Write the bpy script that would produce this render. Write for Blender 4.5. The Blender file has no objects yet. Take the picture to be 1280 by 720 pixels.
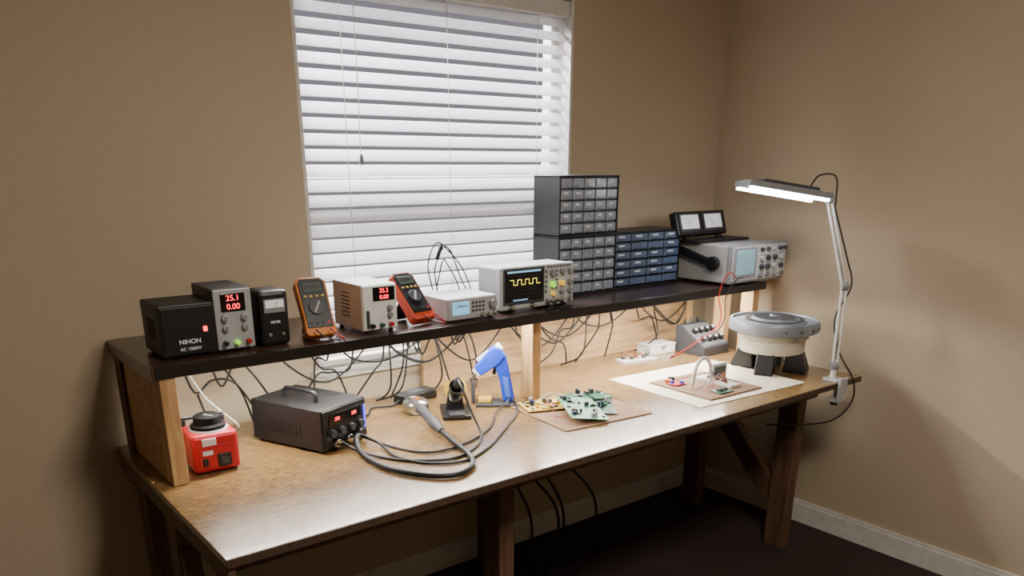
import bpy, bmesh, math, random
from mathutils import Vector, Matrix, Euler
random.seed(7)
R = math.radians

# ------------------------------------------------------------ materials
def lin(c):
    return tuple(((x/255)/12.92 if x/255 <= .04045 else ((x/255+.055)/1.055)**2.4) for x in c)
_m = {}
def mat(name, rgb, rough=.5, metal=0, var=.08, scale=30, bump=0, emit=0, trans=0, alpha=1, coat=0, spec=.5):
    if name in _m: return _m[name]
    m = bpy.data.materials.new(name); m.use_nodes = True
    nt = m.node_tree; n = nt.nodes; l = nt.links
    b = n['Principled BSDF']
    c = lin(rgb)
    tc = n.new('ShaderNodeTexCoord'); nz = n.new('ShaderNodeTexNoise')
    nz.inputs['Scale'].default_value = scale; nz.inputs['Detail'].default_value = 4
    l.new(tc.outputs['Object'], nz.inputs['Vector'])
    cr = n.new('ShaderNodeValToRGB')
    cr.color_ramp.elements[0].position = .3; cr.color_ramp.elements[1].position = .7
    cr.color_ramp.elements[0].color = (*[x*(1-var) for x in c], 1)
    cr.color_ramp.elements[1].color = (*[min(1, x*(1+var)) for x in c], 1)
    l.new(nz.outputs['Fac'], cr.inputs['Fac']); l.new(cr.outputs['Color'], b.inputs['Base Color'])
    b.inputs['Roughness'].default_value = rough; b.inputs['Metallic'].default_value = metal
    b.inputs['Specular IOR Level'].default_value = spec
    b.inputs['Coat Weight'].default_value = coat
    if emit:
        b.inputs['Emission Color'].default_value = (*c, 1); b.inputs['Emission Strength'].default_value = emit
    if trans: b.inputs['Transmission Weight'].default_value = trans
    if bump:
        bp = n.new('ShaderNodeBump'); bp.inputs['Strength'].default_value = bump; bp.inputs['Distance'].default_value = .002
        l.new(nz.outputs['Fac'], bp.inputs['Height']); l.new(bp.outputs['Normal'], b.inputs['Normal'])
    _m[name] = m; return m

def wood(name, a, bcol, rough=.45, stretch=(1.5, 18, 18), scale=4, bump=.15, coat=0, lo=.78, n2s=4):
    if name in _m: return _m[name]
    m = bpy.data.materials.new(name); m.use_nodes = True
    nt = m.node_tree; n = nt.nodes; l = nt.links; b = n['Principled BSDF']
    tc = n.new('ShaderNodeTexCoord'); mp = n.new('ShaderNodeMapping'); mp.inputs['Scale'].default_value = stretch
    l.new(tc.outputs['Object'], mp.inputs['Vector'])
    nz = n.new('ShaderNodeTexNoise'); nz.inputs['Scale'].default_value = scale; nz.inputs['Detail'].default_value = 8
    nz.inputs['Distortion'].default_value = .6
    l.new(mp.outputs['Vector'], nz.inputs['Vector'])
    cr = n.new('ShaderNodeValToRGB')
    cr.color_ramp.elements[0].position = .32; cr.color_ramp.elements[1].position = .68
    cr.color_ramp.elements[0].color = (*lin(a), 1); cr.color_ramp.elements[1].color = (*lin(bcol), 1)
    l.new(nz.outputs['Fac'], cr.inputs['Fac'])
    n2 = n.new('ShaderNodeTexNoise'); n2.inputs['Scale'].default_value = n2s; n2.inputs['Detail'].default_value = 6
    l.new(tc.outputs['Object'], n2.inputs['Vector'])
    mr = n.new('ShaderNodeMapRange'); mr.inputs['From Min'].default_value = .3; mr.inputs['From Max'].default_value = .7
    mr.inputs['To Min'].default_value = lo; mr.inputs['To Max'].default_value = 1.1
    l.new(n2.outputs['Fac'], mr.inputs['Value'])
    mx = n.new('ShaderNodeMix'); mx.data_type = 'RGBA'; mx.blend_type = 'MULTIPLY'; mx.inputs['Factor'].default_value = 1
    l.new(cr.outputs['Color'], mx.inputs['A']); l.new(mr.outputs['Result'], mx.inputs['B'])
    l.new(mx.outputs['Result'], b.inputs['Base Color'])
    b.inputs['Roughness'].default_value = rough; b.inputs['Coat Weight'].default_value = coat
    b.inputs['Coat Roughness'].default_value = .12
    bp = n.new('ShaderNodeBump'); bp.inputs['Strength'].default_value = bump; bp.inputs['Distance'].default_value = .003
    l.new(nz.outputs['Fac'], bp.inputs['Height']); l.new(bp.outputs['Normal'], b.inputs['Normal'])
    _m[name] = m; return m

def slatmat():
    m = bpy.data.materials.new('blind_slat'); m.use_nodes = True
    nt = m.node_tree; n = nt.nodes; l = nt.links; b = n['Principled BSDF']; out = n['Material Output']
    nz = n.new('ShaderNodeTexNoise'); nz.inputs['Scale'].default_value = 8
    cr = n.new('ShaderNodeValToRGB')
    cr.color_ramp.elements[0].color = (.80, .80, .81, 1); cr.color_ramp.elements[1].color = (.88, .88, .89, 1)
    l.new(nz.outputs['Fac'], cr.inputs['Fac']); l.new(cr.outputs['Color'], b.inputs['Base Color'])
    b.inputs['Roughness'].default_value = .4
    t = n.new('ShaderNodeBsdfTranslucent'); t.inputs['Color'].default_value = (.93, .92, .92, 1)
    mx = n.new('ShaderNodeMixShader'); mx.inputs[0].default_value = .55
    l.new(b.outputs[0], mx.inputs[1]); l.new(t.outputs[0], mx.inputs[2]); l.new(mx.outputs[0], out.inputs['Surface'])
    return m

BLK = mat('black_plastic', (20, 20, 22), .42)
BLK2 = mat('black_painted_metal', (20, 19, 21), .5, bump=.2, scale=200)
RUB = mat('black_rubber', (14, 14, 15), .5)
DGR = mat('dark_grey_plastic', (58, 59, 64), .5)
GRY = mat('grey_plastic', (130, 132, 135), .5)
LGR = mat('light_grey_plastic', (178, 179, 178), .5)
WHT = mat('white_plastic', (218, 217, 214), .4)
SIL = mat('silver_panel', (168, 169, 172), .4, .2)
MET = mat('brushed_steel', (180, 178, 172), .28, .95)
CHR = mat('chrome', (205, 205, 205), .15, 1)
RED = mat('red_enamel', (180, 20, 40), .35)
ORG = mat('orange_rubber', (205, 118, 30), .5)
ORR = mat('orange_red_rubber', (196, 66, 34), .5)
YEL = mat('yellow_plastic', (214, 178, 70), .45)
BLU = mat('blue_plastic', (30, 62, 190), .4)
GRN = mat('pcb_green', (18, 84, 58), .35, var=.35, scale=120)
TEAL = mat('pcb_pale_green', (98, 150, 124), .35, var=.35, scale=150)
CRM = mat('cream_plastic', (196, 188, 170), .55)
CAP = mat('capacitor_sleeve', (40, 48, 80), .35)
COP = mat('copper_coil', (190, 110, 50), .35, .8)
REDW = mat('red_wire_insulation', (180, 30, 25), .4)
WHTW = mat('white_wire_insulation', (215, 212, 205), .45)
LEDR = mat('red_led_digits', (255, 40, 50), .4, emit=5)
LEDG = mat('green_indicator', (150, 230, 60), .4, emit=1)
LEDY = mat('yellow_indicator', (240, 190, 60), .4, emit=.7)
LCDB = mat('blue_lcd', (130, 190, 225), .3, emit=.9)
LCDG = mat('meter_lcd_glass', (80, 90, 85), .25)
SCRB = mat('dark_screen_glass', (8, 9, 11), .12)
CRT = mat('crt_phosphor_glass', (130, 170, 178), .15, emit=.4)
TRC = mat('yellow_trace', (245, 225, 70), .4, emit=2.5)
WRT = mat('white_marking', (225, 225, 225), .5, emit=.25)
BLUL = mat('blue_glow_led', (70, 60, 255), .4, emit=3.0)
DRW = mat('smoky_clear_drawer', (140, 148, 160), .2, var=.2, scale=60)
DRW2 = mat('blue_tinted_drawer', (84, 98, 122), .2, var=.3, scale=60)
LAB = mat('paper_label', (205, 205, 205), .7)
CARD = mat('cardboard_brown', (142, 110, 82), .8, var=.12, scale=60, bump=.1)
CORK = mat('hardboard_brown', (126, 94, 68), .7, var=.2, scale=150)
PAPER = mat('cream_work_mat', (220, 210, 190), .65, var=.05)
PINE = wood('pine_lumber', (168, 130, 86), (206, 168, 120), .6, (14, 14, 1.2), 4)
PINEX = wood('pine_board', (160, 126, 86), (196, 160, 116), .6, (1.2, 14, 14), 4)
PINED = wood('stained_lumber', (78, 53, 39), (108, 78, 57), .6, (14, 14, 1.2), 4)
TOP = wood('varnished_plywood', (92, 66, 36), (160, 126, 80), .28, (4, 9, 9), 12, .3, coat=.4, lo=.66, n2s=22)
SHF = wood('dark_stained_shelf', (46, 30, 23), (78, 53, 40), .28, (1.2, 14, 14), 4, .1, coat=.4)
EDG = mat('dark_edge_band', (22, 15, 14), .4)
EDGW = mat('plywood_edge', (70, 50, 36), .6, var=.3, scale=80)
WALL = mat('beige_wall_paint', (180, 163, 138), .85, var=.03, scale=120, bump=.08)
CEIL = mat('white_ceiling_paint', (200, 196, 188), .9)
FLR = wood('dark_carpet_floor', (34, 24, 22), (52, 38, 33), .8, (6, 6, 6), 30, .4)
TRIM = mat('white_trim_paint', (208, 204, 198), .5)
SLAT = slatmat()

# ------------------------------------------------------------ mesh helpers
def link(o): bpy.context.scene.collection.objects.link(o)
def me_from(bm, name, m, smooth=False):
    me = bpy.data.meshes.new(name); bm.to_mesh(me); bm.free()
    me.materials.append(m)
    if smooth:
        for p in me.polygons: p.use_smooth = True
    return me
def bm_box(bm, s, c=(0, 0, 0), bev=0, seg=2, rot=None):
    t = bmesh.new(); bmesh.ops.create_cube(t, size=1)
    bmesh.ops.scale(t, vec=s, verts=t.verts)
    if bev: bmesh.ops.bevel(t, geom=t.edges[:], offset=min(bev, min(s)*.49), segments=seg, affect='EDGES', profile=.5)
    M = Matrix.Translation(c) @ (Euler(rot).to_matrix().to_4x4() if rot else Matrix())
    bmesh.ops.transform(t, matrix=M, verts=t.verts)
    me = bpy.data.meshes.new('t'); t.to_mesh(me); t.free(); bm.from_mesh(me); bpy.data.meshes.remove(me)
def sweep(pts, r, seg=8, sub=8, closed=False):
    P = [Vector(p) for p in pts]; out = []
    for i in range(len(P)-1):
        p0 = P[max(i-1, 0)]; p1 = P[i]; p2 = P[i+1]; p3 = P[min(i+2, len(P)-1)]
        for k in range(sub):
            t = k/sub
            out.append(.5*((2*p1)+(-p0+p2)*t+(2*p0-5*p1+4*p2-p3)*t*t+(-p0+3*p1-3*p2+p3)*t**3))
    out.append(P[-1])
    bm = bmesh.new(); rings = []
    T = (out[1]-out[0]).normalized(); N = T.orthogonal().normalized()
    for i, p in enumerate(out):
        T2 = (out[min(i+1, len(out)-1)]-out[max(i-1, 0)])
        T2 = T2.normalized() if T2.length > 1e-9 else T
        N = (N - T2*N.dot(T2)).normalized(); B = T2.cross(N); T = T2
        rings.append([bm.verts.new(p+r*(math.cos(2*math.pi*k/seg)*N+math.sin(2*math.pi*k/seg)*B)) for k in range(seg)])
    for a, b in zip(rings, rings[1:]):
        for k in range(seg): bm.faces.new((a[k], a[(k+1) % seg], b[(k+1) % seg], b[k]))
    bm.faces.new(rings[0][::-1]); bm.faces.new(rings[-1])
    return bm

class Obj:
    def __init__(s, name, loc=(0, 0, 0), rz=0):
        s.e = bpy.data.objects.new(name, None); s.e.empty_display_size = .05
        s.e.location = loc; s.e.rotation_euler = (0, 0, R(rz)); link(s.e); s.base = Matrix()
    def add(s, name, me, M=Matrix()):
        o = bpy.data.objects.new(name, me); link(o); o.parent = s.e; o.matrix_local = s.base @ M; return o
    def box(s, name, size, c, m, bev=.002, rot=None):
        bm = bmesh.new(); bm_box(bm, size, (0, 0, 0), bev)
        M = Matrix.Translation(c) @ (Euler([R(a) for a in rot]).to_matrix().to_4x4() if rot else Matrix())
        return s.add(name, me_from(bm, name, m), M)
    def boxes(s, name, lst, m, bev=.001, seg=1):
        bm = bmesh.new()
        for size, c in lst: bm_box(bm, size, c, bev, seg)
        return s.add(name, me_from(bm, name, m))
    def beam(s, name, a, b, w, t, m):   # rectangular bar from a to b
        a = Vector(a); b = Vector(b); d = b-a
        bm = bmesh.new(); bm_box(bm, (w, t, d.length), (0, 0, 0), .002)
        return s.add(name, me_from(bm, name, m), Matrix.Translation((a+b)/2) @ d.to_track_quat('Z', 'Y').to_matrix().to_4x4())
    def cyl(s, name, r, h, c, m, axis='Z', r2=None, seg=32, rot=None):
        bm = bmesh.new()
        bmesh.ops.create_cone(bm, cap_ends=True, segments=seg, radius1=r, radius2=r if r2 is None else r2, depth=h)
        ed = [e for e in bm.edges if len(e.link_faces) == 2 and any(len(f.verts) > 4 for f in e.link_faces)]
        bmesh.ops.bevel(bm, geom=ed, offset=min(r, h)*.12, segments=2, affect='EDGES', profile=.5)
        me = me_from(bm, name, m)
        for p in me.polygons: p.use_smooth = len(p.vertices) <= 4
        A = {'Z': Matrix(), 'Y': Matrix.Rotation(R(90), 4, 'X'), 'X': Matrix.Rotation(R(90), 4, 'Y')}[axis]
        if rot: A = Euler([R(a) for a in rot]).to_matrix().to_4x4() @ A
        return s.add(name, me, Matrix.Translation(c) @ A)
    def tube(s, name, pts, r, m, seg=8, sub=8):
        return s.add(name, me_from(sweep(pts, r, seg, sub), name, m, True))
    def lathe(s, name, prof, c, m, seg=48, axis='Z'):
        bm = bmesh.new(); rings = []
        for r, z in prof:
            rings.append([bm.verts.new((r*math.cos(2*math.pi*k/seg), r*math.sin(2*math.pi*k/seg), z)) for k in range(seg)] if r > 1e-6 else [bm.verts.new((0, 0, z))])
        for a, b in zip(rings, rings[1:]):
            for k in range(seg):
                k2 = (k+1) % seg
                if len(a) == 1 and len(b) == 1: continue
                if len(a) == 1: bm.faces.new((a[0], b[k2], b[k]))
                elif len(b) == 1: bm.faces.new((a[k], a[k2], b[0]))
                else: bm.faces.new((a[k], a[k2], b[k2], b[k]))
        bmesh.ops.recalc_face_normals(bm, faces=bm.faces)
        me = me_from(bm, name, m, True)
        A = {'Z': Matrix(), 'Y': Matrix.Rotation(R(90), 4, 'X')}[axis]
        o = s.add(name, me, Matrix.Translation(c) @ A)
        md = o.modifiers.new('es', 'EDGE_SPLIT'); md.split_angle = R(40)
        return o
    def prism(s, name, poly, w, m, M=Matrix(), bev=.002):  # poly in (x,z), extruded along y by w (centred)
        bm = bmesh.new()
        a = [bm.verts.new((x, -w/2, z)) for x, z in poly]; b = [bm.verts.new((x, w/2, z)) for x, z in poly]
        bm.faces.new(a); bm.faces.new(b[::-1])
        for i in range(len(poly)):
            j = (i+1) % len(poly); bm.faces.new((a[j], a[i], b[i], b[j]))
        bmesh.ops.recalc_face_normals(bm, faces=bm.faces)
        if bev: bmesh.ops.bevel(bm, geom=bm.edges[:], offset=bev, segments=2, affect='EDGES', profile=.5)
        return s.add(name, me_from(bm, name, m), M)
    def text(s, name, txt, size, c, m, rot=(90, 0, 0)):
        cu = bpy.data.curves.new('t', 'FONT'); cu.body = txt; cu.size = size; cu.align_x = 'CENTER'; cu.align_y = 'CENTER'; cu.extrude = .0004
        o = bpy.data.objects.new('t', cu); link(o)
        bpy.context.view_layer.update()
        me = bpy.data.meshes.new_from_object(o.evaluated_get(bpy.context.evaluated_depsgraph_get()))
        bpy.data.objects.remove(o); me.materials.clear(); me.materials.append(m)
        return s.add(name, me, Matrix.Translation(c) @ Euler([R(a) for a in rot]).to_matrix().to_4x4())

def single(name, boxes, m, bev=0):
    bm = bmesh.new()
    for size, c in boxes: bm_box(bm, size, c, bev)
    o = bpy.data.objects.new(name, me_from(bm, name, m)); link(o); return o

# ------------------------------------------------------------ room
XL, XR, YB, YF, ZC = -1.5, 3.06, 2.38, -1.6, 2.44
wx0, wx1, wz0, wz1 = 1.09, 2.18, .86, 2.06
T = .14
def span(x0, x1, y0, y1, z0, z1): return ((x1-x0, y1-y0, z1-z0), ((x0+x1)/2, (y0+y1)/2, (z0+z1)/2))
single('wall_back', [span(XL, wx0, YB, YB+T, 0, ZC), span(wx1, XR, YB, YB+T, 0, ZC),
                     span(wx0, wx1, YB, YB+T, 0, wz0), span(wx0, wx1, YB, YB+T, wz1, ZC)], WALL)
single('wall_right', [span(XR, XR+T, YF-T, YB+T, 0, ZC)], WALL)
single('wall_left', [span(XL-T, XL, YF-T, YB+T, 0, ZC)], WALL)
single('wall_front', [span(XL, XR, YF-T, YF, 0, ZC)], WALL)
single('floor', [span(XL-T, XR+T, YF-T, YB+T, -.1, 0)], FLR)
single('ceiling', [span(XL-T, XR+T, YF-T, YB+T, ZC, ZC+.1)], CEIL)
single('baseboard_back', [span(XL, XR-.014, YB-.014, YB, 0, .085), span(XL, XR-.01, YB-.01, YB, .085, .1)], TRIM)
single('baseboard_right', [span(XR-.014, XR, YF, YB, 0, .085), span(XR-.01, XR, YF, YB, .085, .1)], TRIM)

w = Obj('window_1', (0, 0, 0))
w.boxes('frame', [span(wx0, wx0+.045, YB+.07, YB+.12, wz0, wz1), span(wx1-.045, wx1, YB+.07, YB+.12, wz0, wz1),
                  span(wx0, wx1, YB+.07, YB+.12, wz0, wz0+.05), span(wx0, wx1, YB+.07, YB+.12, wz1-.05, wz1),
                  span(wx0, wx1, YB+.075, YB+.11, 1.43, 1.47)], TRIM, .003)
w.boxes('jamb_lining', [span(wx0, wx0+.012, YB, YB+.07, wz0, wz1), span(wx1-.012, wx1, YB, YB+.07, wz0, wz1)], TRIM, .001)
w.boxes('sill', [span(wx0-.03, wx1+.03, YB-.02, YB+.07, wz0-.02, wz0+.012)], TRIM, .004)
bl = Obj('window_blinds', (0, 0, 0))
bm = bmesh.new(); z = wz1-.07
while z > wz0+.05:
    bm_box(bm, (wx1-wx0-.032, .05, .003), ((wx0+wx1)/2, YB+.035, z), .001, 1, rot=(R(44), 0, 0)); z -= .0455
bl.add('slats', me_from(bm, 'slats', SLAT))
bl.boxes('headrail', [span(wx0+.015, wx1-.015, YB+.005, YB+.062, wz1-.055, wz1-.002)], TRIM, .003)
bl.boxes('bottom_rail', [span(wx0+.025, wx1-.025, YB+.012, YB+.058, wz0+.016, wz0+.035)], TRIM, .003)
for i, x in enumerate((wx0+.16, (wx0+wx1)/2, wx1-.16)):
    bl.tube('ladder_cord_%d' % (i+1), [(x, YB+.012, wz1-.05), (x, YB+.012, wz0+.04)], .0012, TRIM, 6, 2)
bl.tube('pull_cord', [(1.285, YB-.006, wz1-.03), (1.287, YB-.008, 1.8), (1.285, YB-.006, 1.535)], .0014, TRIM, 6)
bl.lathe('cord_tassel', [(0, .035), (.004, .033), (.009, .004), (.0, 0)], (1.285, YB-.010, 1.505), GRY, 16)

ou = Obj('wall_outlet', (.53, YB, .36))
ou.box('cover_plate', (.075, .006, .118), (0, -.003, 0), TRIM, .002)
for i, zz in enumerate((.024, -.024)):
    ou.box('socket_%d' % (i+1), (.034, .004, .03), (0, -.0065, zz), WHT, .002)
    ou.boxes('slots_%d' % (i+1), [((.003, .001, .009), (-.006, -.0088, zz)), ((.003, .001, .009), (.006, -.0088, zz))], BLK, 0)

# ------------------------------------------------------------ workbench
TX0, TX1, TY0, TY1, TZ = .448, 2.888, 1.49, 2.37, .75
SX0, SX1, SY0, SY1, SZ = .478, 2.895, 1.95, 2.37, 1.055
wb = Obj('workbench')
wb.boxes('table_top', [span(TX0, TX1, TY0, TY1, TZ-.018, TZ)], TOP, .001)
wb.boxes('table_edge_band', [span(TX0, TX1, TY0-.003, TY0, TZ-.02, TZ-.001), span(TX1, TX1+.003, TY0, TY1, TZ-.02, TZ-.001)], EDGW, 0)
wb.boxes('frame_rails', [span(TX0+.02, TX1-.04, 1.63, 1.668, .643, TZ-.019), span(TX0+.02, TX1-.04, 2.31, 2.348, .643, TZ-.019)], PINED, .003)
wb.boxes('end_rails', [span(TX0, TX0+.02, TY0+.004, 2.348, TZ-.06, TZ-.019), span(TX1-.09, TX1-.052, 1.67, 2.308, .643, TZ-.019)], PINED, .003)
legs = [(2.775, 1.69), (2.85, 2.2), (1.298, 1.69), (.505, 2.02), (.505, 2.29), (1.7, 2.27)]
for i, (x, y) in enumerate(legs):
    wb.box('leg_%d' % (i+1), (.055, .085, TZ-.019), (x, y, (TZ-.019)/2), PINED, .003)
wb.beam('brace_right', (2.79, 1.74, .2), (2.80, 2.17, .64), .038, .085, PINED)
wb.beam('brace_left', (.50, 1.62, .02), (.50, 2.0, .55), .038, .085, PINED)
wb.boxes('shelf_board', [span(SX0, SX1, SY0+.012, SY1, SZ-.018, SZ)], SHF, .001)
wb.boxes('shelf_front_fascia', [span(SX0, SX1, SY0, SY0+.012, SZ-.030, SZ)], EDG, .001)
wb.boxes('shelf_end_cap', [span(SX0-.008, SX0, SY0, SY1, SZ-.036, SZ)], SHF, .001)
for i, (x, y, m) in enumerate([(.505, 1.985, PINE), (.495, 2.32, PINED), (1.706, 2.035, PINE), (2.855, 1.995, PINE), (2.855, 2.13, PINE), (2.855, 2.33, PINE)]):
    wb.box('shelf_post_%d' % (i+1), (.038, .06, SZ-.018-TZ), (x, y, (SZ-.018+TZ)/2), m, .002)
wb.boxes('side_panel', [span(.485, .495, 2.02, 2.29, TZ+.001, SZ-.02)], PINEX, .001)
wb.boxes('back_board', [span(1.47, 2.83, 2.345, 2.362, TZ, .955)], PINEX, .001)
led = Obj('led_strip_light')
led.boxes('housing', [span(.56, 1.68, 2.005, 2.03, SZ-.026, SZ-.0185), span(1.73, 2.80, 2.005, 2.03, SZ-.026, SZ-.0185)], WHT, .001)

# ------------------------------------------------------------ shelf instruments
def feet(o, w, d, h=.006):
    o.boxes('feet', [((.012, .012, h), (sx*(w/2-.015), sy*(d/2-.015), h/2)) for sx in (-1, 1) for sy in (-1, 1)], RUB, .001)

o = Obj('voltage_converter', (.592, 2.088, SZ), 0)
W, D, H = .145, .15, .132; feet(o, W, D)
o.box('case', (W, D, H-.006), (0, 0, .006+(H-.006)/2), BLK2, .004)
o.box('front_panel', (W-.012, .003, H-.02), (0, -D/2-.001, H/2+.003), BLK, .001)
o.box('power_switch', (.010, .006, .013), (.035, -D/2-.004, .068), LEDR, .002)
o.text('logo', 'NIHON', .016, (-.005, -D/2-.003, .040), WRT)
o.text('rating', 'AC 1500W', .011, (-.005, -D/2-.003, .022), WRT)
o.boxes('side_vents', [((.001, .004, .05), (-W/2-.0004, -.03+i*.012, .07)) for i in range(6)], RUB, 0)

def psu(name, loc, rz, W, D, H, casem, frontm, t1, t2, lay):
    o = Obj(name, loc, rz); feet(o, W, D)
    o.box('case', (W, D, H-.006), (0, 0, .006+(H-.006)/2), casem, .003)
    y = -D/2
    o.box('front_panel', (W-.004, .005, H-.012), (0, y-.002, H/2+.003), frontm, .002)
    dz = H*.80 if lay else H*.78
    o.box('display_window', (W*.62, .003, H*.28), (0 if not lay else .012, y-.0055, dz), SCRB, .001)
    dx = 0 if not lay else .012
    o.text('voltage_digits', t1, H*.125, (dx, y-.0075, dz+H*.066), LEDR)
    o.text('current_digits', t2, H*.125, (dx, y-.0075, dz-H*.066), LEDR)
    if not lay:
        for i, (x, z) in enumerate([(-.025, .55), (.025, .55), (-.025, .40), (.025, .40)]):
            o.cyl('knob_%d' % (i+1), .0085, .012, (x, y-.01, H*z), LGR, 'Y', seg=20)
            o.cyl('knob_cap_%d' % (i+1), .005, .003, (x, y-.017, H*z), GRY, 'Y', seg=16)
    else:
        for i, (x, z) in enumerate([(.028, .5), (.028, .36)]):
            o.cyl('knob_%d' % (i+1), .0075, .012, (x, y-.01, H*z), GRY, 'Y', seg=20)
        o.boxes('carry_handle', [((.008, .012, .05), (-.042, y-.006, H*.3))], DGR, .002)
    for i, (x, m) in enumerate([(-.03, BLK), (0, LEDG if not lay else GRN), (.03, RED)]):
        o.cyl('terminal_%d' % (i+1), .006, .016, (x, y-.011, H*.16), m, 'Y', seg=16)
    o.boxes('side_vents', [((.001, .05, .003), (-W/2-.0004, .01, H*.3+i*.011)) for i in range(7)], DGR if casem is WHT else RUB, 0)
    return o
psu('bench_power_supply', (.701, 2.085, SZ), 0, .1, .15, .162, DGR, SIL, '25.1', '0.00', 0)
psu('bench_power_supply', (1.118, 2.092, SZ), 0, .112, .175, .136, WHT, WHT, '25.3', '0.00', 1)

o = Obj('analog_panel_meter', (.812, 2.06, SZ), 0)
W, D, H = .082, .09, .145
o.box('case', (W, D, H), (0, 0, H/2), BLK, .012)
o.box('dial_face', (.058, .003, .036), (0, -D/2-.001, .105), GRY, .003)
o.box('dial_window', (.05, .002, .020), (0, -D/2-.003, .110), WRT, .001)
o.box('needle', (.001, .001, .016), (.004, -D/2-.0045, .108), BLK, 0, (0, 20, 0))
o.text('label', 'METER', .009, (0, -D/2-.001, .062), WRT)
o.cyl('socket_1', .005, .006, (-.018, -D/2-.002, .03), CHR, 'Y', seg=16)
o.cyl('socket_2', .005, .006, (.018, -D/2-.002, .03), CHR, 'Y', seg=16)

def dmm(loc, rz, lean, holster, roll=0):
    o = Obj('digital_multimeter', loc, rz)
    th = R(lean)
    o.base = Matrix.Translation((0, 0, .016*math.sin(th)+.001)) @ Matrix.Rotation(-th, 4, 'X')
    W, D, H = .086, .032, .17
    o.prism('holster', [(-W/2, 0.008), (-W/2+.008, 0), (W/2-.008, 0), (W/2, .008), (W/2-.003, .05), (W/2, H-.015), (W/2-.014, H), (-W/2+.014, H), (-W/2, H-.015), (-W/2+.003, .05)], D, holster, bev=.003)
    o.prism('body', [(-W/2+.008, .022), (W/2-.008, .022), (W/2-.007, H-.016), (W/2-.016, H-.006), (-W/2+.016, H-.006), (-W/2+.007, H-.016)], .004, BLK, Matrix.Translation((0, -D/2-.001, 0)), .001)
    o.box('lcd', (.052, .003, .028), (0, -D/2-.003, .138), LCDG, .001)
    o.text('lcd_reading', '0.000', .018, (0, -D/2-.0048, .138), BLK)
    o.cyl('rotary_dial', .021, .006, (0, -D/2-.005, .078), DGR, 'Y')
    o.box('dial_pointer', (.005, .004, .036), (0, -D/2-.009, .078), LGR, .001, (0, 30, 0))
    o.boxes('buttons', [((.009, .003, .006), (-.024+i*.016, -D/2-.004, .112)) for i in range(4)], YEL, .001)
    for i in range(4): o.cyl('jack_%d' % (i+1), .0045, .004, (-.024+i*.016, -D/2-.003, .034), RED if i == 3 else RUB, 'Y', seg=16)
    o.base = Matrix()
    top = Vector((0, .10*math.sin(th)+.012, .10*math.cos(th)))
    o.beam('tilt_stand', (0, top.y, top.z), (0, top.y+.035, .002), .05, .004, BLK)
    o.tube('test_lead_red', [(.02, -.02, .035), (.035, -.040, .018), (.055, -.03, .004), (.06, .03, .004)], .002, REDW, 6)
    o.tube('test_lead_black', [(-.02, -.02, .035), (0, -.042, .016), (.04, -.035, .004), (.05, .04, .004)], .002, RUB, 6)
    return o
dmm((.932, 2.0, SZ), -8, 32, ORG)
dmm((1.275, 2.02, SZ), 8, 44, ORR)

o = Obj('function_generator', (1.432, 2.066, SZ), 0)
W, D, H = .188, .15, .072; feet(o, W, D)
o.box('case', (W, D, H-.006), (0, 0, .006+(H-.006)/2), LGR, .003)
y = -D/2
o.box('front_panel', (W-.004, .004, H-.01), (0, y-.002, H/2+.003), SIL, .002)
o.box('lcd', (.062, .003, .04), (-.045, y-.0045, .042), LCDB, .001)
o.text('lcd_text', '1.000kHz', .012, (-.045, y-.0063, .048), BLK)
o.boxes('keys', [((.008, .004, .006), (.0+i*.013, y-.005, .055-j*.012)) for i in range(4) for j in range(3)], DGR, .001)
o.cyl('knob', .013, .014, (.072, y-.01, .046), GRY, 'Y')
for i, x in enumerate((.03, .055, .08)): o.cyl('bnc_%d' % (i+1), .006, .016, (x, y-.01, .018), CHR, 'Y', seg=16)

o = Obj('test_lead_set', (1.50, 2.17, SZ+.0))
pts = [[(-.09, -.02, .075), (-.07, .02, .14), (-.03, .03, .20), (0, .03, .185), (.03, .02, .10), (.07, .0, .01)],
       [(-.10, -.01, .075), (-.09, .03, .15), (-.05, .04, .215), (-.01, .03, .19), (.05, .03, .12), (.09, .02, .01)],
       [(-.08, 0, .075), (-.04, .02, .16), (-.02, .02, .145), (.02, .03, .09), (.04, .02, .01)]]
for i, p in enumerate(pts): o.tube('lead_%d' % (i+1), p, .0022, RUB)
o.tube('probe_grip', [(-.055, .03, .165), (-.035, .032, .21)], .006, RUB, 8, 2)
o.tube('resting_coil', [(.07, 0, .004), (0, .02, .004), (-.05, 0.03, .004)], .003, RUB)

o = Obj('digital_oscilloscope', (1.722, 2.085, SZ), 0)
W, D, H = .316, .13, .145
o.boxes('feet', [((.04, .03, .01), (sx*.11, -.04, .005)) for sx in (-1, 1)], RUB, .002)
o.boxes('rear_feet', [((.04, .03, .01), (sx*.11, .04, .005)) for sx in (-1, 1)], RUB, .002)
o.box('case', (W-.01, D-.02, H-.012), (0, .01, H/2+.004), LGR, .008)
y = -D/2
o.box('front_bezel', (W, .025, H-.008), (0, y+.012, H/2+.004), LGR, .006)
o.box('screen_bezel', (.172, .004, .115), (-.062, y-.001, .082), DGR, .002)
o.box('screen', (.158, .003, .098), (-.062, y-.003, .084), SCRB, .001)
sq = []
for i in range(4):
    x0 = -.124+i*.032
    sq += [((.015, .001, .0018), (x0+.008, y-.0052, .104)), ((.015, .001, .0018), (x0+.024, y-.0052, .088)), ((.0012, .001, .017), (x0+.016, y-.0052, .096)), ((.0012, .001, .017), (x0+.0315, y-.0052, .096))]
o.boxes('waveform', sq[:-1], TRC, 0)
o.boxes('graticule', [((.13, .0006, .0008), (-.065, y-.0049, .045+i*.012)) for i in range(7)]+[((.0008, .0006, .075), (-.13+i*.0145, y-.0049, .081)) for i in range(10)], DGR, 0)
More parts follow.
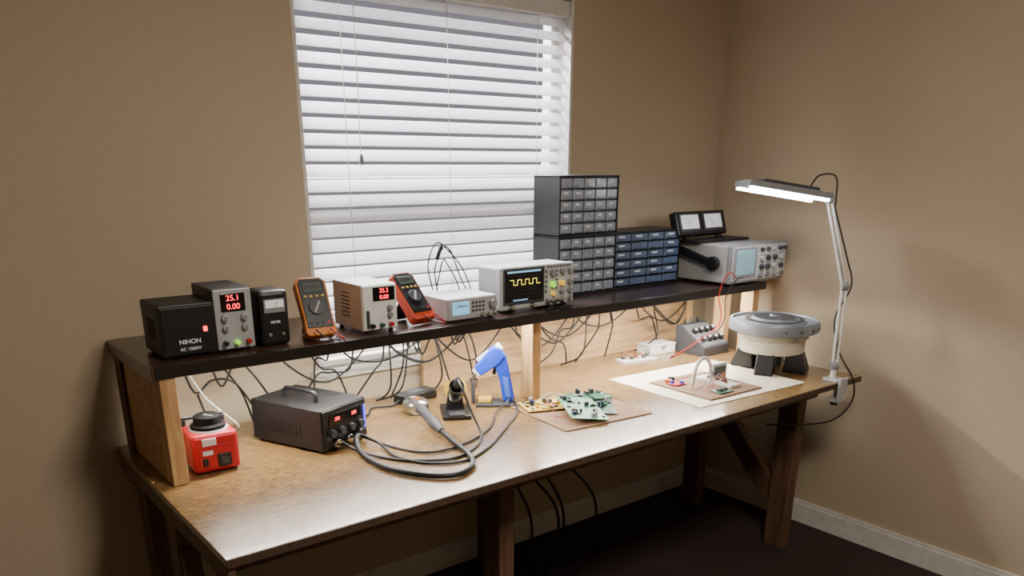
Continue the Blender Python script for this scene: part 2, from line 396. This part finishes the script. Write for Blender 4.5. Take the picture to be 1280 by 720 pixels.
o.boxes('screen_readout', [((.14, .0008, .006), (-.064, y-.0052, .129)), ((.06, .0008, .004), (-.08, y-.0052, .039))], LCDB, 0)
for i, (x, z, r, m) in enumerate([(.058, .115, .011, GRY), (.10, .118, .009, GRY), (.135, .118, .009, GRY), (.058, .078, .010, LEDG), (.098, .080, .009, LEDY), (.135, .080, .009, GRY), (.06, .048, .007, LEDY), (.098, .052, .007, GRY), (.135, .052, .009, GRY)]):
    o.cyl('knob_%d' % (i+1), r, .014, (x, y-.006, z), m, 'Y', seg=24)
o.boxes('buttons', [((.008, .004, .005), (.04+i*.0135, y-.002, .136)) for i in range(8)]+[((.008, .004, .005), (.078, y-.002, .12-i*.014)) for i in range(5)]+[((.006, .004, .009), (.032, y-.002, .12-i*.016)) for i in range(5)], DGR, .001)
for i in range(4): o.cyl('bnc_%d' % (i+1), .008, .02, (.035+i*.032, y-.01, .026), CHR, 'Y', seg=20)
for i in range(2): o.cyl('bnc_foot_%d' % (i+1), .008, .02, (-.12+i*.09, y-.01, .02), CHR, 'Y', seg=20)
o.tube('probe_cable', [(.035, y-.02, .026), (.03, y-.045, .02), (.0, y-.045, .004), (.04, y-.03, .004), (.12, y-.035, .004)], .003, RUB)
o.tube('probe_cable_2', [(.067, y-.02, .026), (.08, y-.05, .015), (.05, y-.055, .004), (.10, y-.05, .004)], .003, RUB)

def cabinet(loc, rz, W, D, H, rows, cols, dm, fm):
    o = Obj('parts_drawer_cabinet', loc, rz); t = .006
    o.boxes('shell', [((t, D, H), (-W/2+t/2, 0, H/2)), ((t, D, H), (W/2-t/2, 0, H/2)), ((W, D, t), (0, 0, t/2)), ((W, D, t), (0, 0, H-t/2)), ((W-.002, t, H-.002), (0, D/2-t/2, H/2))], fm, .001)
    cw = (W-2*t)/cols; ch = (H-2*t)/rows; y = -D/2
    o.boxes('dividers', [((W-2*t, D-.012, .003), (0, 0, t+r*ch)) for r in range(1, rows)]+[((.003, D-.012, H-2*t), (-W/2+t+c*cw, 0, H/2)) for c in range(1, cols)], fm, 0)
    fr, lab, pull = [], [], []
    for r in range(rows):
        for c in range(cols):
            x = -W/2+t+(c+.5)*cw; z = t+(r+.5)*ch
            fr.append(((cw-.005, .07, ch-.006), (x, y+.036, z)))
            pull.append(((cw*.6, .010, .003), (x, y-.001, z-ch*.25)))
            lab.append(((cw*.36, .001, ch*.2), (x-cw*.06, y+.0006, z+ch*.14)))
    o.boxes('drawers', fr, dm, .002); o.boxes('drawer_pulls', pull, dm, .001)
    random.shuffle(lab)
    o.boxes('labels', lab[:int(len(lab)*.75)], LAB, 0)
    return o
cabinet((2.073, 2.225, SZ), 0, .29, .14, .212, 5, 5, DRW, BLK)
cabinet((2.073, 2.225, SZ+.2125), 0, .29, .14, .205, 5, 5, DRW, BLK)
cabinet((2.418, 2.262, SZ), 0, .385, .165, .212, 6, 4, DRW2, BLK)

o = Obj('analog_oscilloscope', (2.818, 2.085, SZ), 0)
W, D, H = .365, .28, .158
o.boxes('feet', [((.025, .02, .012), (-.15, -.1, .006)), ((.025, .02, .012), (-.15, .1, .006)), ((.025, .02, .012), (.02, -.1, .006)), ((.025, .02, .012), (.02, .1, .006))], RUB, .002)
o.box('case', (W-.008, D-.02, H-.014), (0, .01, H/2+.004), LGR, .005)
y = -D/2
o.box('front_bezel', (W, .02, H-.01), (0, y+.01, H/2+.005), GRY, .006)
o.box('front_panel', (W-.014, .004, H-.026), (0, y-.001, H/2+.006), LGR, .002)
o.box('crt_surround', (.145, .006, .118), (-.095, y-.003, .088), GRY, .004)
o.box('crt_screen', (.115, .005, .095), (-.095, y-.006, .09), CRT, .006)
o.boxes('crt_graticule', [((.105, .0006, .0008), (-.095, y-.0088, .05+i*.0115)) for i in range(8)]+[((.0008, .0006, .082), (-.145+i*.0125, y-.0088, .09)) for i in range(9)], GRY, 0)
k = 0
for zz, xs in ((.135, (.005, .045, .085, .125, .155)), (.1, (.01, .05, .095, .14)), (.066, (.01, .05, .095, .14))):
    for x in xs:
        k += 1; o.cyl('knob_%d' % k, .010 if zz < .12 else .007, .016, (x, y-.008, zz), DGR if k % 3 else LGR, 'Y', seg=20)
o.boxes('buttons', [((.007, .006, .005), (-.01+i*.015, y-.004, .118)) for i in range(11)], WHT, .001)
for i in range(4): o.cyl('bnc_%d' % (i+1), .008, .02, (.0+i*.048, y-.01, .034), CHR, 'Y', seg=20)
o.cyl('power_button', .006, .01, (-.15, y-.005, .028), LGR, 'Y', seg=16)
o.cyl('handle_pivot_left', .028, .022, (-W/2-.008, -.06, .085), BLK, 'X')
o.cyl('handle_pivot_right', .022, .01, (W/2+.004, -.06, .085), BLK, 'X')
o.beam('handle_arm_left', (-W/2-.011, -.06, .085), (-W/2-.011, .158, .140), .015, .03, BLK)
o.beam('handle_grip', (-W/2-.011, .158, .138), (W/2-.02, .158, .138), .018, .018, BLK)

o = Obj('twin_meter_case', (2.735, 2.155, SZ+.1565), 0)
o.box('base_tray', (.33, .12, .010), (.05, 0, .005), BLK, .003)
o.boxes('hinge_posts', [((.02, .02, .05), (-.09, .03, .03)), ((.02, .02, .05), (.12, .03, .03))], BLK, .002)
o.base = Matrix.Translation((.0, .03, .034)) @ Matrix.Rotation(R(-18), 4, 'X')
o.box('case', (.31, .035, .098), (0, 0, .035), BLK, .006)
for i, x in enumerate((-.076, .070)):
    o.box('meter_rim_%d' % (i+1), (.124, .004, .074), (x, -.0185, .038), DGR, .003)
    o.box('meter_face_%d' % (i+1), (.106, .003, .056), (x, -.021, .040), WRT, .001)
    o.box('needle_%d' % (i+1), (.0012, .001, .04), (x-.01, -.023, .038), BLK, 0, (0, -25, 0))
o.base = Matrix()

# ------------------------------------------------------------ table items
o = Obj('variable_autotransformer', (.612, 2.04, TZ), -4)
W, D, H = .118, .115, .108; feet(o, W, D)
o.box('case', (W, D, H-.006), (0, 0, .006+(H-.006)/2), RED, .01)
y = -D/2
o.box('front_plate', (W-.028, .003, .06), (0, y-.001, .05), RED, .002)
o.box('voltmeter', (.036, .004, .02), (-.016, y-.002, .088), LAB, .002)
o.box('outlet', (.036, .006, .036), (.018, y-.002, .036), BLK, .004)
o.boxes('outlet_face', [((.020, .002, .020), (.018, y-.006, .036))], DGR, .002)
o.box('switch', (.014, .006, .02), (-.03, y-.003, .036), BLK, .002)
o.box('rating_label', (.026, .001, .012), (-.022, y-.0028, .060), LAB, 0)
VK = mat('matte_black_knob', (10, 10, 11), .75, spec=.2)
o.lathe('dial_plate', [(0, .004), (.048, .004), (.050, .0), (0, 0)], (0, 0, H), SIL)
o.lathe('dial_knob', [(0, .034), (.028, .034), (.034, .030), (.036, .012), (.044, .008), (.044, 0), (0, 0)], (0, 0, H+.004), VK)
o.box('knob_pointer', (.003, .03, .002), (0, -.012, H+.0385), LAB, .0005, (0, 0, 35))
o.boxes('top_handle', [((.012, .008, .02), (-.05, .052, H+.008)), ((.012, .008, .02), (.05, .052, H+.008)), ((.11, .008, .01), (0, .052, H+.02))], BLK, .003)
o.tube('power_cord', [(.03, .06, .04), (.06, .10, .03), (.09, .14, .006), (.07, .24, .02), (.05, .30, .12)], .0035, RUB)

o = Obj('soldering_station', (.918, 2.095, TZ), 22)
W, D, H = .185, .265, .126; feet(o, W, D, .008)
o.box('case', (W, D, H-.008), (0, 0, .008+(H-.008)/2), BLK2, .003)
y = -D/2
o.box('front_panel', (W-.006, .004, H-.014), (0, y-.002, H/2+.003), BLK, .002)
o.box('display_window', (W-.05, .003, .032), (0, y-.005, .092), SCRB, .001)
o.text('digits_left', '350', .014, (-.035, y-.007, .092), LEDR); o.text('digits_right', '280', .014, (.035, y-.007, .092), LEDR)
o.boxes('status_leds', [((.008, .002, .07), (W/2-.010, y-.0048, .07))], BLUL, .001)
for i, x in enumerate((-.06, -.02, .02, .06)):
    o.cyl('knob_%d' % (i+1), .011, .014, (x, y-.01, .055), DGR, 'Y', seg=20)
o.cyl('connector_1', .012, .02, (-.05, y-.012, .026), CHR, 'Y', seg=20)
o.cyl('connector_2', .012, .02, (.0, y-.012, .026), CHR, 'Y', seg=20)
o.cyl('air_outlet', .015, .025, (.05, y-.014, .028), BLK, 'Y', seg=20)
o.tube('carry_handle', [(-.03, -.06, H-.002), (-.03, -.058, H+.022), (-.03, -.04, H+.03), (-.03, .04, H+.03), (-.03, .058, H+.022), (-.03, .06, H-.002)], .006, BLK, 8, 4)
o.boxes('side_vents', [((.001, .006, .04), (-W/2-.0004, -.05+i*.014, .06)) for i in range(8)]+[((.03, .003, .001), (.06, -.06+i*.012, H+.0003)) for i in range(9)], RUB, 0)
o.boxes('screws', [((.005, .005, .001), (-W/2+.012, yy, H+.0003)) for yy in (-.12, 0, .12)], CHR, 0)

o = Obj('soldering_tip_cleaner', (1.299, 2.125, TZ))
o.lathe('bowl', [(0, 0), (.034, 0), (.038, .004), (.044, .03), (.040, .04), (.028, .048), (.026, .046), (.026, .03), (0, .03)], (0, 0, 0), MET)
bmc = []
for k in range(26):
    a = random.random()*6.28; rr = random.random()*.02
    bmc.append((rr*math.cos(a), rr*math.sin(a), .036+random.random()*.014))
o.tube('brass_wool', bmc, .0016, COP, 5, 4)

o = Obj('hot_air_handpiece')
a = Vector((1.262, 2.09, TZ+.062)); b = Vector((1.228, 1.865, TZ+.016))
d = (b-a).normalized()
o.base = Matrix.Translation(a) @ d.to_track_quat('Z', 'Y').to_matrix().to_4x4()
o.lathe('heater_barrel', [(0, 0), (.005, 0), (.006, .02), (.010, .025), (.010, .07), (.018, .072), (.018, .078), (0, .08)], (0, 0, 0), MET, 24)
o.lathe('grip', [(0, .076), (.017, .078), (.015, .10), (.016, .15), (.018, .17), (.015, .20), (.010, .225), (0, .228)], (0, 0, 0), DGR, 24)
o.base = Matrix()
HZ = TZ+.009
o.tube('air_hose', [(1.228, 1.868, TZ+.0165), (1.212, 1.79, HZ+.004), (1.19, 1.68, HZ), (1.149, 1.607, HZ), (1.08, 1.575, HZ), (1.02, 1.61, HZ), (.969, 1.70, HZ), (.955, 1.80, HZ), (.96, 1.87, TZ+.015), (.98, 1.93, TZ+.028), (1.0, 1.955, TZ+.03)], .0078, RUB, 12, 10)

o = Obj('soldering_iron_stand', (1.395, 2.04, TZ), -30)
o.box('base', (.09, .15, .014), (0, 0, .007), BLK, .004)
o.prism('bracket', [(-.03, .012), (.03, .012), (.022, .06), (.012, .085), (-.012, .085), (-.022, .06)], .03, BLK, Matrix.Translation((0, .02, 0)))
o.base = Matrix.Translation((0, -.02, .075)) @ Matrix.Rotation(R(55), 4, 'X')
o.lathe('holder_cone', [(.022, .06), (.024, .06), (.017, -.04), (.012, -.045), (.012, -.03), (.022, .055)], (0, 0, 0), BLK, 24)
cs = [(.019*math.cos(t*.8), .019*math.sin(t*.8), -.09+t*.0019) for t in range(60)]
o.tube('holder_spring', cs, .0014, MET, 5, 2)
o.lathe('iron_grip', [(0, -.02), (.008, -.02), (.010, .05), (.013, .065), (.012, .095), (.009, .115), (0, .117)], (0, 0, 0), RUB, 20)
o.base = Matrix()
o.box('sponge', (.05, .04, .008), (0, -.055, .016), DGR, .003)

o = Obj('solder_spool', (1.50, 2.19, TZ), 0)
o.base = Matrix.Translation((0, 0, .032)) @ Matrix.Rotation(R(90), 4, 'Y')
o.lathe('spool', [(.008, -.025), (.032, -.025), (.032, -.021), (.014, -.02), (.014, .02), (.032, .021), (.032, .025), (.008, .025), (.008, -.025)], (0, 0, 0), YEL, 32)
o.lathe('solder_wire', [(.026, -.02), (.026, .02)], (0, 0, 0), MET, 32)

# blue desoldering gun on stand, side-on along local X
o = Obj('desoldering_gun', (1.556, 2.055, TZ), -38)
o.box('stand_base', (.13, .085, .01), (.01, .0, .005), DGR, .004)
o.box('stand_upright', (.012, .03, .072), (-.064, 0, .043), DGR, .003)
o.lathe('tip_socket', [(.011, .0), (.015, .03), (.012, .03), (.009, .0), (.011, 0)], (-.062, 0, .056), MET, 24)
o.box('cleaning_sponge', (.045, .05, .016), (-.025, 0, .018), YEL, .003)
o.base = Matrix.Translation((0, 0, .006))
o.prism('handle', [(-.002, .168), (.026, .188), (.046, .158), (.060, .090), (.074, .018), (.068, .005), (.040, .005), (.034, .016), (.024, .080), (.008, .128)], .030, BLU, bev=.004)
o.prism('barrel', [(-.060, .122), (-.038, .094), (.024, .134), (.042, .158), (.028, .186), (.006, .192), (-.012, .180)], .038, BLU, bev=.004)
o.prism('grip_inlay', [(.044, .022), (.062, .020), (.052, .088), (.034, .092)], .0325, mat('light_blue_grip', (70, 106, 215), .5), bev=.001)
o.beam('solder_collector', (-.040, 0, .132), (-.004, 0, .160), .022, .043, mat('pale_grey_chamber', (190, 196, 205), .3))
o.beam('nozzle_collar', (-.044, 0, .114), (-.056, 0, .100), .028, .028, WHT)
o.beam('nozzle', (-.053, 0, .104), (-.068, 0, .078), .012, .012, MET)
o.beam('rear_cap', (.018, 0, .184), (.028, 0, .193), .026, .026, WHT)
o.box('trigger', (.012, .012, .026), (.008, 0, .108), RUB, .003, (0, 15, 0))
o.base = Matrix()

o = Obj('tool_cables')
CZ = TZ+.0045
o.tube('cable_1', [(1.005, 1.985, TZ+.026), (1.04, 1.91, TZ+.01), (1.03, 1.80, CZ), (1.07, 1.70, CZ), (1.157, 1.655, CZ), (1.27, 1.70, CZ), (1.38, 1.78, CZ), (1.47, 1.85, CZ), (1.545, 1.91, CZ), (1.59, 1.97, TZ+.012), (1.600, 2.012, TZ+.022)], .0038, RUB)
o.tube('cable_2', [(.945, 1.955, TZ+.026), (.955, 1.92, TZ+.014), (.99, 1.83, CZ), (1.05, 1.74, CZ), (1.15, 1.69, CZ), (1.25, 1.73, CZ), (1.32, 1.80, TZ+.008), (1.33, 1.86, TZ+.06), (1.325, 1.90, TZ+.125), (1.337, 1.94, TZ+.141)], .0038, RUB)
o.tube('cable_3', [(1.01, 1.97, TZ+.03), (1.06, 1.88, CZ), (1.12, 1.77, CZ), (1.24, 1.77, CZ), (1.38, 1.84, CZ), (1.49, 1.95, CZ), (1.56, 1.985, TZ+.02), (1.598, 2.012, TZ+.028)], .0034, RUB)

o = Obj('power_adapter', (1.375, 2.25, TZ), 12)
o.box('case', (.15, .062, .034), (0, 0, .017), BLK, .006)
o.box('label', (.06, .035, .0006), (0, 0, .0345), DGR, 0)
o.tube('cord', [(-.075, 0, .015), (-.11, .0, .006), (-.17, .03, .005), (-.24, -.02, .005), (-.32, .05, .005), (-.36, .06, .1)], .0035, RUB)
o.tube('cord_2', [(.075, 0, .015), (.10, .01, .006), (.13, .07, .005), (.12, .08, .08)], .0035, RUB)

o = Obj('cardboard_sheet', (1.735, 1.823, TZ), -5)
o.box('sheet', (.345, .325, .004), (0, 0, .002), CARD, .001)
def pcb(o, nm, size, c, rot, m, seed, n=20, tr=True):
    rd = random.Random(seed)
    o.base = Matrix.Translation(c) @ Euler([R(a) for a in rot]).to_matrix().to_4x4()
    sx, sy = size
    o.box(nm+'_board', (sx, sy, .0018), (0, 0, 0), m, .0003)
    A, B, C_, D_ = [], [], [], []
    for k in range(n):
        x = (rd.random()-.5)*sx*.85; y = (rd.random()-.5)*sy*.85
        s = (.004+rd.random()*.010, .004+rd.random()*.010, .002+rd.random()*.005)
        (A, B, C_, D_)[k % 4].append((s, (x, y, .0008+s[2]/2)))
    o.boxes(nm+'_chips', A, BLK, .0003); o.boxes(nm+'_connectors', B, LGR, .0003)
    if tr: o.boxes(nm+'_transformers', [((a[0]*1.4, a[1]*1.4, a[2]*2.2), (c2[0], c2[1], c2[2]*2)) for a, c2 in C_], YEL, .001)
    else: o.boxes(nm+'_relays', C_, GRN, .0005)
    o.boxes(nm+'_heatsinks', [((a[0], a[1]*1.5, a[2]*2), (c2[0], c2[1], c2[2]*2)) for a, c2 in D_], DGR, .0005)
    for i in range(4):
        x = (rd.random()-.5)*sx*.8; y = (rd.random()-.5)*sy*.8; h = .01+rd.random()*.010
        o.cyl(nm+'_capacitor_%d' % (i+1), .004+rd.random()*.003, h, (x, y, .0008+h/2), CAP if i % 2 else LGR, seg=14)
    o.base = Matrix()
o = Obj('circuit_boards', (1.740, 1.823, TZ+.004), 0)
pcb(o, 'power_module', (.15, .11), (-.080, .085, .006), (0, 0, -20), YEL, 1, 30)
pcb(o, 'main_module', (.21, .12), (-.035, -.045, .020), (6, -3, 62), TEAL, 2, 20, False)
pcb(o, 'lower_module', (.21, .14), (.055, .0, .004), (0, 0, 52), GRN, 3, 28, False)
pcb(o, 'side_module', (.15, .09), (.10, .065, .012), (0, 2, -15), GRN, 4, 24, False)
o.tube('loose_wires', [(-.12, .06, .02), (-.10, .02, .03), (-.14, -.03, .01), (-.11, -.06, .008)], .0014, REDW, 6)
o.tube('loose_wires_2', [(-.10, .10, .02), (-.03, .11, .035), (.02, .08, .02), (.05, .10, .008)], .0014, WHTW, 6)

o = Obj('work_mat', (2.36, 1.80, TZ), -3)
o.box('sheet', (.56, .45, .003), (0, 0, .0015), PAPER, .001)
o = Obj('breadboard_project', (2.295, 1.755, TZ+.003), -2)
o.box('base_board', (.275, .285, .006), (0, 0, .003), CORK, .001)
o.box('breadboard', (.055, .165, .01), (.055, -.01, .011), WHT, .001)
o.boxes('breadboard_holes', [((.0012, .0012, .0004), (.036+i*.0038, -.085+j*.005, .0162)) for i in range(11) for j in range(30) if i != 5], DGR, 0)
o.boxes('chips', [((.008, .02, .005), (.055, -.04+k*.035, .019)) for k in range(3)], BLK, .0005)
o.box('red_module', (.055, .045, .003), (-.085, .06, .010), RED, .0005)
o.boxes('module_parts', [((.012, .012, .01), (-.10, .07, .016)), ((.014, .01, .008), (-.07, .05, .015))], BLU, .001)
o.cyl('toroid', .013, .01, (-.085, .10, .012), COP, seg=24)
o.cyl('knob', .012, .014, (-.06, .11, .013), BLK, seg=24)
o.box('small_pcb', (.07, .05, .003), (-.03, -.10, .009), GRN, .0005)
o.boxes('pcb_parts', [((.01, .014, .008), (-.045+i*.016, -.10, .014)) for i in range(3)], DGR, .0005)
arc = [(-.02+.05*math.cos(math.pi*k/10), .0, .012+.095*math.sin(math.pi*k/10)) for k in range(11)]
o.tube('ribbon_arc', arc, .006, WHTW, 8, 3)
for i in range(9):
    x0, y0 = .03+random.random()*.05, -.08+random.random()*.14; x1, y1 = -.10+random.random()*.09, -.1+random.random()*.2
    o.tube('jumper_wire_%d' % (i+1), [(x0, y0, .017), ((x0*2+x1)/3, (y0*2+y1)/3, .04+random.random()*.02), ((x0+2*x1)/3, (y0+2*y1)/3, .03), (x1, y1, .014)], .0011, random.choice([REDW, WHTW, RUB, BLU, YEL]), 6)
o.box('display_module', (.075, .024, .06), (.098, .03, .036), LGR, .001)
o.box('display_face', (.060, .002, .036), (.098, .017, .038), DGR, .001)

o = Obj('prototype_board', (2.41, 2.20, TZ), -10)
o.box('board', (.17, .06, .009), (0, 0, .0045), WHT, .001)
o.boxes('parts', [((.015, .012, .01), (-.06+i*.03, .008*(-1)**i, .014)) for i in range(5)], DGR, .001)
for i in range(8):
    x = -.07+i*.02
    o.tube('wire_%d' % (i+1), [(x, 0, .008), (x+.01, .02*(-1)**i, .035), (x+.035, -.01, .009)], .0012, random.choice([REDW, RUB, YEL]), 6)
o = Obj('small_parts_box', (2.585, 2.25, TZ), -3)
o.box('tray', (.15, .08, .034), (0, 0, .017), WHT, .003)
o.box('lid', (.154, .084, .008), (0, 0, .038), mat('frosted_plastic', (200, 205, 208), .3), .002)
o.box('latch', (.02, .005, .012), (0, -.044, .032), GRY, .001)

o = Obj('decade_resistance_box', (2.75, 2.145, TZ), 0)
MM = Matrix.Rotation(R(90), 4, 'Z')
W = .165
o.prism('case', [(-.085, 0), (.075, 0), (.075, .115), (.045, .115), (-.085, .04)], W, DGR, MM, .004)
o.base = Matrix.Translation((0, -.02, .0775)) @ Matrix.Rotation(math.atan2(.075, .13), 4, 'X')
o.box('face_plate', (W-.012, .135, .002), (0, 0, .0008), mat('mid_grey_panel', (86, 88, 92), .5), .0005)
for r in range(2):
    for c in range(4):
        x = -.055+c*.037; yv = -.035+r*.055
        o.cyl('dial_%d' % (r*4+c+1), .0135, .018, (x, yv, .0105), BLK, 'Z', seg=20)
        o.cyl('dial_cap_%d' % (r*4+c+1), .006, .003, (x, yv, .0205), LAB, 'Z', seg=16)
o.base = Matrix()
for i in range(3): o.cyl('binding_post_%d' % (i+1), .006, .022, (-.04+i*.04, .06, .125), DGR if i == 1 else BLK, seg=14)

o = Obj('rotary_turntable', (2.712, 1.775, TZ), 0)
for i, ang in enumerate((205, 290, 25, 110)):
    Mx = Matrix.Rotation(R(ang), 4, 'Z') @ Matrix.Translation((.096, 0, 0))
    o.prism('foot_%d' % (i+1), [(-.04, 0), (.045, 0), (.05, .012), (.022, .085), (-.03, .085)], .066, BLK, Mx, .004)
o.lathe('drum', [(0, .075), (.118, .075), (.123, .08), (.123, .126), (.132, .132), (.132, .15), (0, .15)], (0, 0, 0), CRM)
PLT = mat('grey_cast_metal', (130, 136, 142), .4, .2)
o.lathe('platter', [(0, .150), (.148, .150), (.160, .155), (.168, .16), (.168, .192), (.164, .199), (.158, .199), (.156, .190), (.12, .188), (.118, .196), (.085, .200), (.083, .206), (.06, .208), (.02, .208), (.018, .216), (0, .216)], (0, 0, 0), PLT)
o.lathe('platter_ring', [(.095, .1975), (.11, .1975), (.11, .2005), (.095, .2005), (.095, .1975)], (0, 0, 0), DGR)
o.lathe('platter_cover', [(0, .2165), (.016, .2165), (.018, .209), (.078, .209), (.080, .207), (0, .207)], (0, 0, 0), DGR)
o.boxes('rim_marks', [((.012, .002, .008), (.168*math.sin(t*.35)*1.002, -.168*math.cos(t*.35)*1.002, .175)) for t in range(-2, 3)], DGR, 0)
o.box('rim_label', (.04, .003, .01), (-.02, -.131, .14), LAB, 0)

# magnifier lamp
o = Obj('magnifier_lamp')
o.boxes('clamp', [((.05, .06, .012), (2.742, 1.518, TZ+.006)), ((.05, .012, .09), (2.742, 1.479, TZ-.028)), ((.05, .045, .01), (2.742, 1.498, TZ-.07))], LGR, .002)
o.cyl('clamp_screw', .006, .045, (2.742, 1.503, TZ-.045), CHR, seg=16)
o.cyl('clamp_knob', .014, .014, (2.742, 1.503, TZ-.082), BLK, seg=20)
o.cyl('swivel_post', .011, .05, (2.742, 1.522, TZ+.035), WHT, seg=20)
elbow = Vector((2.803, 1.56, 1.087)); b0 = Vector((2.742, 1.522, TZ+.055)); top = Vector((2.768, 1.645, 1.392))
off = Vector((.788, -.616, 0))*.008
for i, sgn in enumerate((-1, 1)):
    o.beam('lower_arm_rod_%d' % (i+1), b0+off*sgn, elbow+off*sgn, .009, .009, WHT)
    o.beam('upper_arm_rod_%d' % (i+1), elbow+off*sgn, top+off*sgn, .009, .009, WHT)
for i, (p, q) in enumerate(((b0, elbow), (elbow, top))):
    dd = q-p; d1 = dd.normalized(); n1 = d1.orthogonal().normalized(); n2 = d1.cross(n1)
    s0 = p+dd*.08; L = dd.length*.35
    o.tube('spring_%d' % (i+1), [s0+d1*(L*t/80)+.006*(math.cos(t*1.2)*n1+math.sin(t*1.2)*n2) for t in range(81)], .0012, MET, 5, 1)
for i, p in enumerate((b0, elbow, top)):
    o.cyl('joint_%d' % (i+1), .016, .026, p, GRY, 'X', seg=24, rot=(0, 0, -38))
hc = Vector((2.636, 1.752, 1.422))
fw = Matrix.Rotation(R(-38), 4, 'Z')
o.base = Matrix.Translation(hc) @ fw @ Matrix.Rotation(R(9), 4, 'Y') @ Matrix.Rotation(R(-3), 4, 'X')
o.boxes('head_frame', [span(-.15, .15, -.095, -.06, -.010, .012), span(-.15, .15, .06, .095, -.010, .012), span(-.15, -.105, -.06, .06, -.010, .012), span(.105, .15, -.06, .06, -.010, .012)], GRY, .005, 2)
o.box('lens', (.215, .125, .008), (0, 0, .002), mat('lens_glass', (225, 235, 235), .05, trans=.9), .003)
LAMP = mat('led_diffuser', (246, 248, 255), .4, emit=38)
o.boxes('led_bars', [span(-.14, .14, -.092, -.066, -.0185, -.0095), span(-.14, .14, .066, .09, -.0185, -.0095)], LAMP, 0)
o.box('lens_cover', (.20, .13, .012), (.01, 0, .018), DGR, .005)
o.box('head_bracket', (.03, .04, .03), (.16, 0, .0), GRY, .004)
o.base = Matrix()
o.tube('power_cord', [hc+Vector((.08, -.06, .015)), hc+Vector((.13, -.06, .05)), hc+Vector((.17, -.10, .045)), top+Vector((.03, -.01, -.01)), top+Vector((0.02, -.02, -.04)), elbow+Vector((.012, .012, .1)), elbow+Vector((.03, -.01, 0)), elbow+Vector((.0, .02, -.12)), b0+Vector((.02, 0, .05)), b0+Vector((.04, -.06, -.05)), (2.80, 1.47, .66), (2.70, 1.50, .60), (2.5, 1.62, .6)], .003, RUB)

# ------------------------------------------------------------ cables behind / under
o = Obj('power_cables')
rd = random.Random(3)
for i in range(34):
    x = .62+rd.random()*2.0; dx = (rd.random()-.5)*.35
    if abs(x-1.706) < .05: x += .1
    zt = SZ-.024; y1 = 2.22+rd.random()*.08
    p = [(x, 2.31, zt), (x+dx*.2, 2.29, zt-.06-rd.random()*.08), (x+dx*.6, y1+.02, TZ+.12+rd.random()*.1), (x+dx, y1, TZ+.05+rd.random()*.10), (x+dx*1.5, 2.31, TZ+.006)]
    if i % 3 == 0: p = [(x, 2.3, zt), (x+.05, 2.27, zt-.10), (x+.18, 2.27, zt-.13-rd.random()*.08), (x+.32, 2.28, zt-.08), (x+.38, 2.31, zt)]
    o.tube('cable_%d' % (i+1), [(min(max(a, .56), 2.8), b, c) for a, b, c in p], .0032, RUB, 6)
o.tube('white_cable', [(.62, 2.30, SZ-.03), (.66, 2.2, .9), (.74, 2.18, .80), (.72, 2.3, TZ+.006)], .003, WHTW)
o = Obj('hanging_power_cords')
for i, (x, s) in enumerate(((1.58, .0), (1.78, .05), (1.70, .1), (1.88, .12), (1.64, .03))):
    o.tube('cord_%d' % (i+1), [(x, 2.20, .72), (x+.03, 2.15, .5), (x+.10+s, 2.10, .25), (x+.02+s, 2.05, .03), (x-.2+s, 1.98, .006), (x-.32+s, 2.10, .006)], .0055, RUB)
o.tube('cord_6', [(2.46, 1.72, .70), (2.38, 1.75, .62), (2.26, 1.95, .60), (2.18, 2.25, .68)], .003, RUB)
o = Obj('test_leads')
o.tube('red_lead', [(2.66, 1.93, SZ+.035), (2.60, 1.925, SZ+.06), (2.56, 1.93, SZ-.02), (2.57, 1.92, .93), (2.50, 1.96, .86), (2.50, 2.10, TZ+.01)], .0022, REDW)
o.tube('black_lead', [(2.70, 1.93, SZ+.035), (2.63, 1.91, SZ+.03), (2.59, 1.92, SZ-.03), (2.60, 1.93, .92), (2.55, 1.98, .84), (2.53, 2.12, TZ+.01)], .0022, RUB)

# ------------------------------------------------------------ lights
def area(name, loc, size, energy, col, rot=(0, 0, 0)):
    l = bpy.data.lights.new(name, 'AREA'); l.shape = 'RECTANGLE'; l.size, l.size_y = size
    l.energy = energy; l.color = col
    ob = bpy.data.objects.new(name, l); ob.location = loc; ob.rotation_euler = [R(a) for a in rot]; link(ob); return ob
a = area('led_strip_emitter_1', (1.12, 2.0175, SZ-.0275), (1.08, .02), 14, (1, .96, .86)); a.parent = led.e
a = area('led_strip_emitter_2', (2.265, 2.0175, SZ-.0275), (1.04, .02), 20, (1, .96, .86)); a.parent = led.e
area('daylight_outside_window', ((wx0+wx1)/2, YB+.85, 2.75), (1.6, .9), 560, (.98, .97, 1), (-42, 0, 0))
area('ceiling_fill', (1.1, .3, ZC-.03), (.5, .5), 50, (1, .91, .79))  # unseen warm fill, added near the ceiling to lift the dim walls
wd = bpy.data.worlds.new('World'); bpy.context.scene.world = wd; wd.use_nodes = True
bg = wd.node_tree.nodes['Background']; bg.inputs[0].default_value = (.8, .76, .88, 1); bg.inputs[1].default_value = .3

# ------------------------------------------------------------ camera
cd = bpy.data.cameras.new('camera'); cam = bpy.data.objects.new('camera', cd); link(cam)
cd.sensor_width = 36; cd.lens = 997/1280*36; cd.shift_x = 10/1280; cd.shift_y = 200/1280
cam.location = (0, 0, 1.505); cam.rotation_euler = (R(90-19.5), 0, R(-38)); cd.clip_start = .02
bpy.context.scene.camera = cam
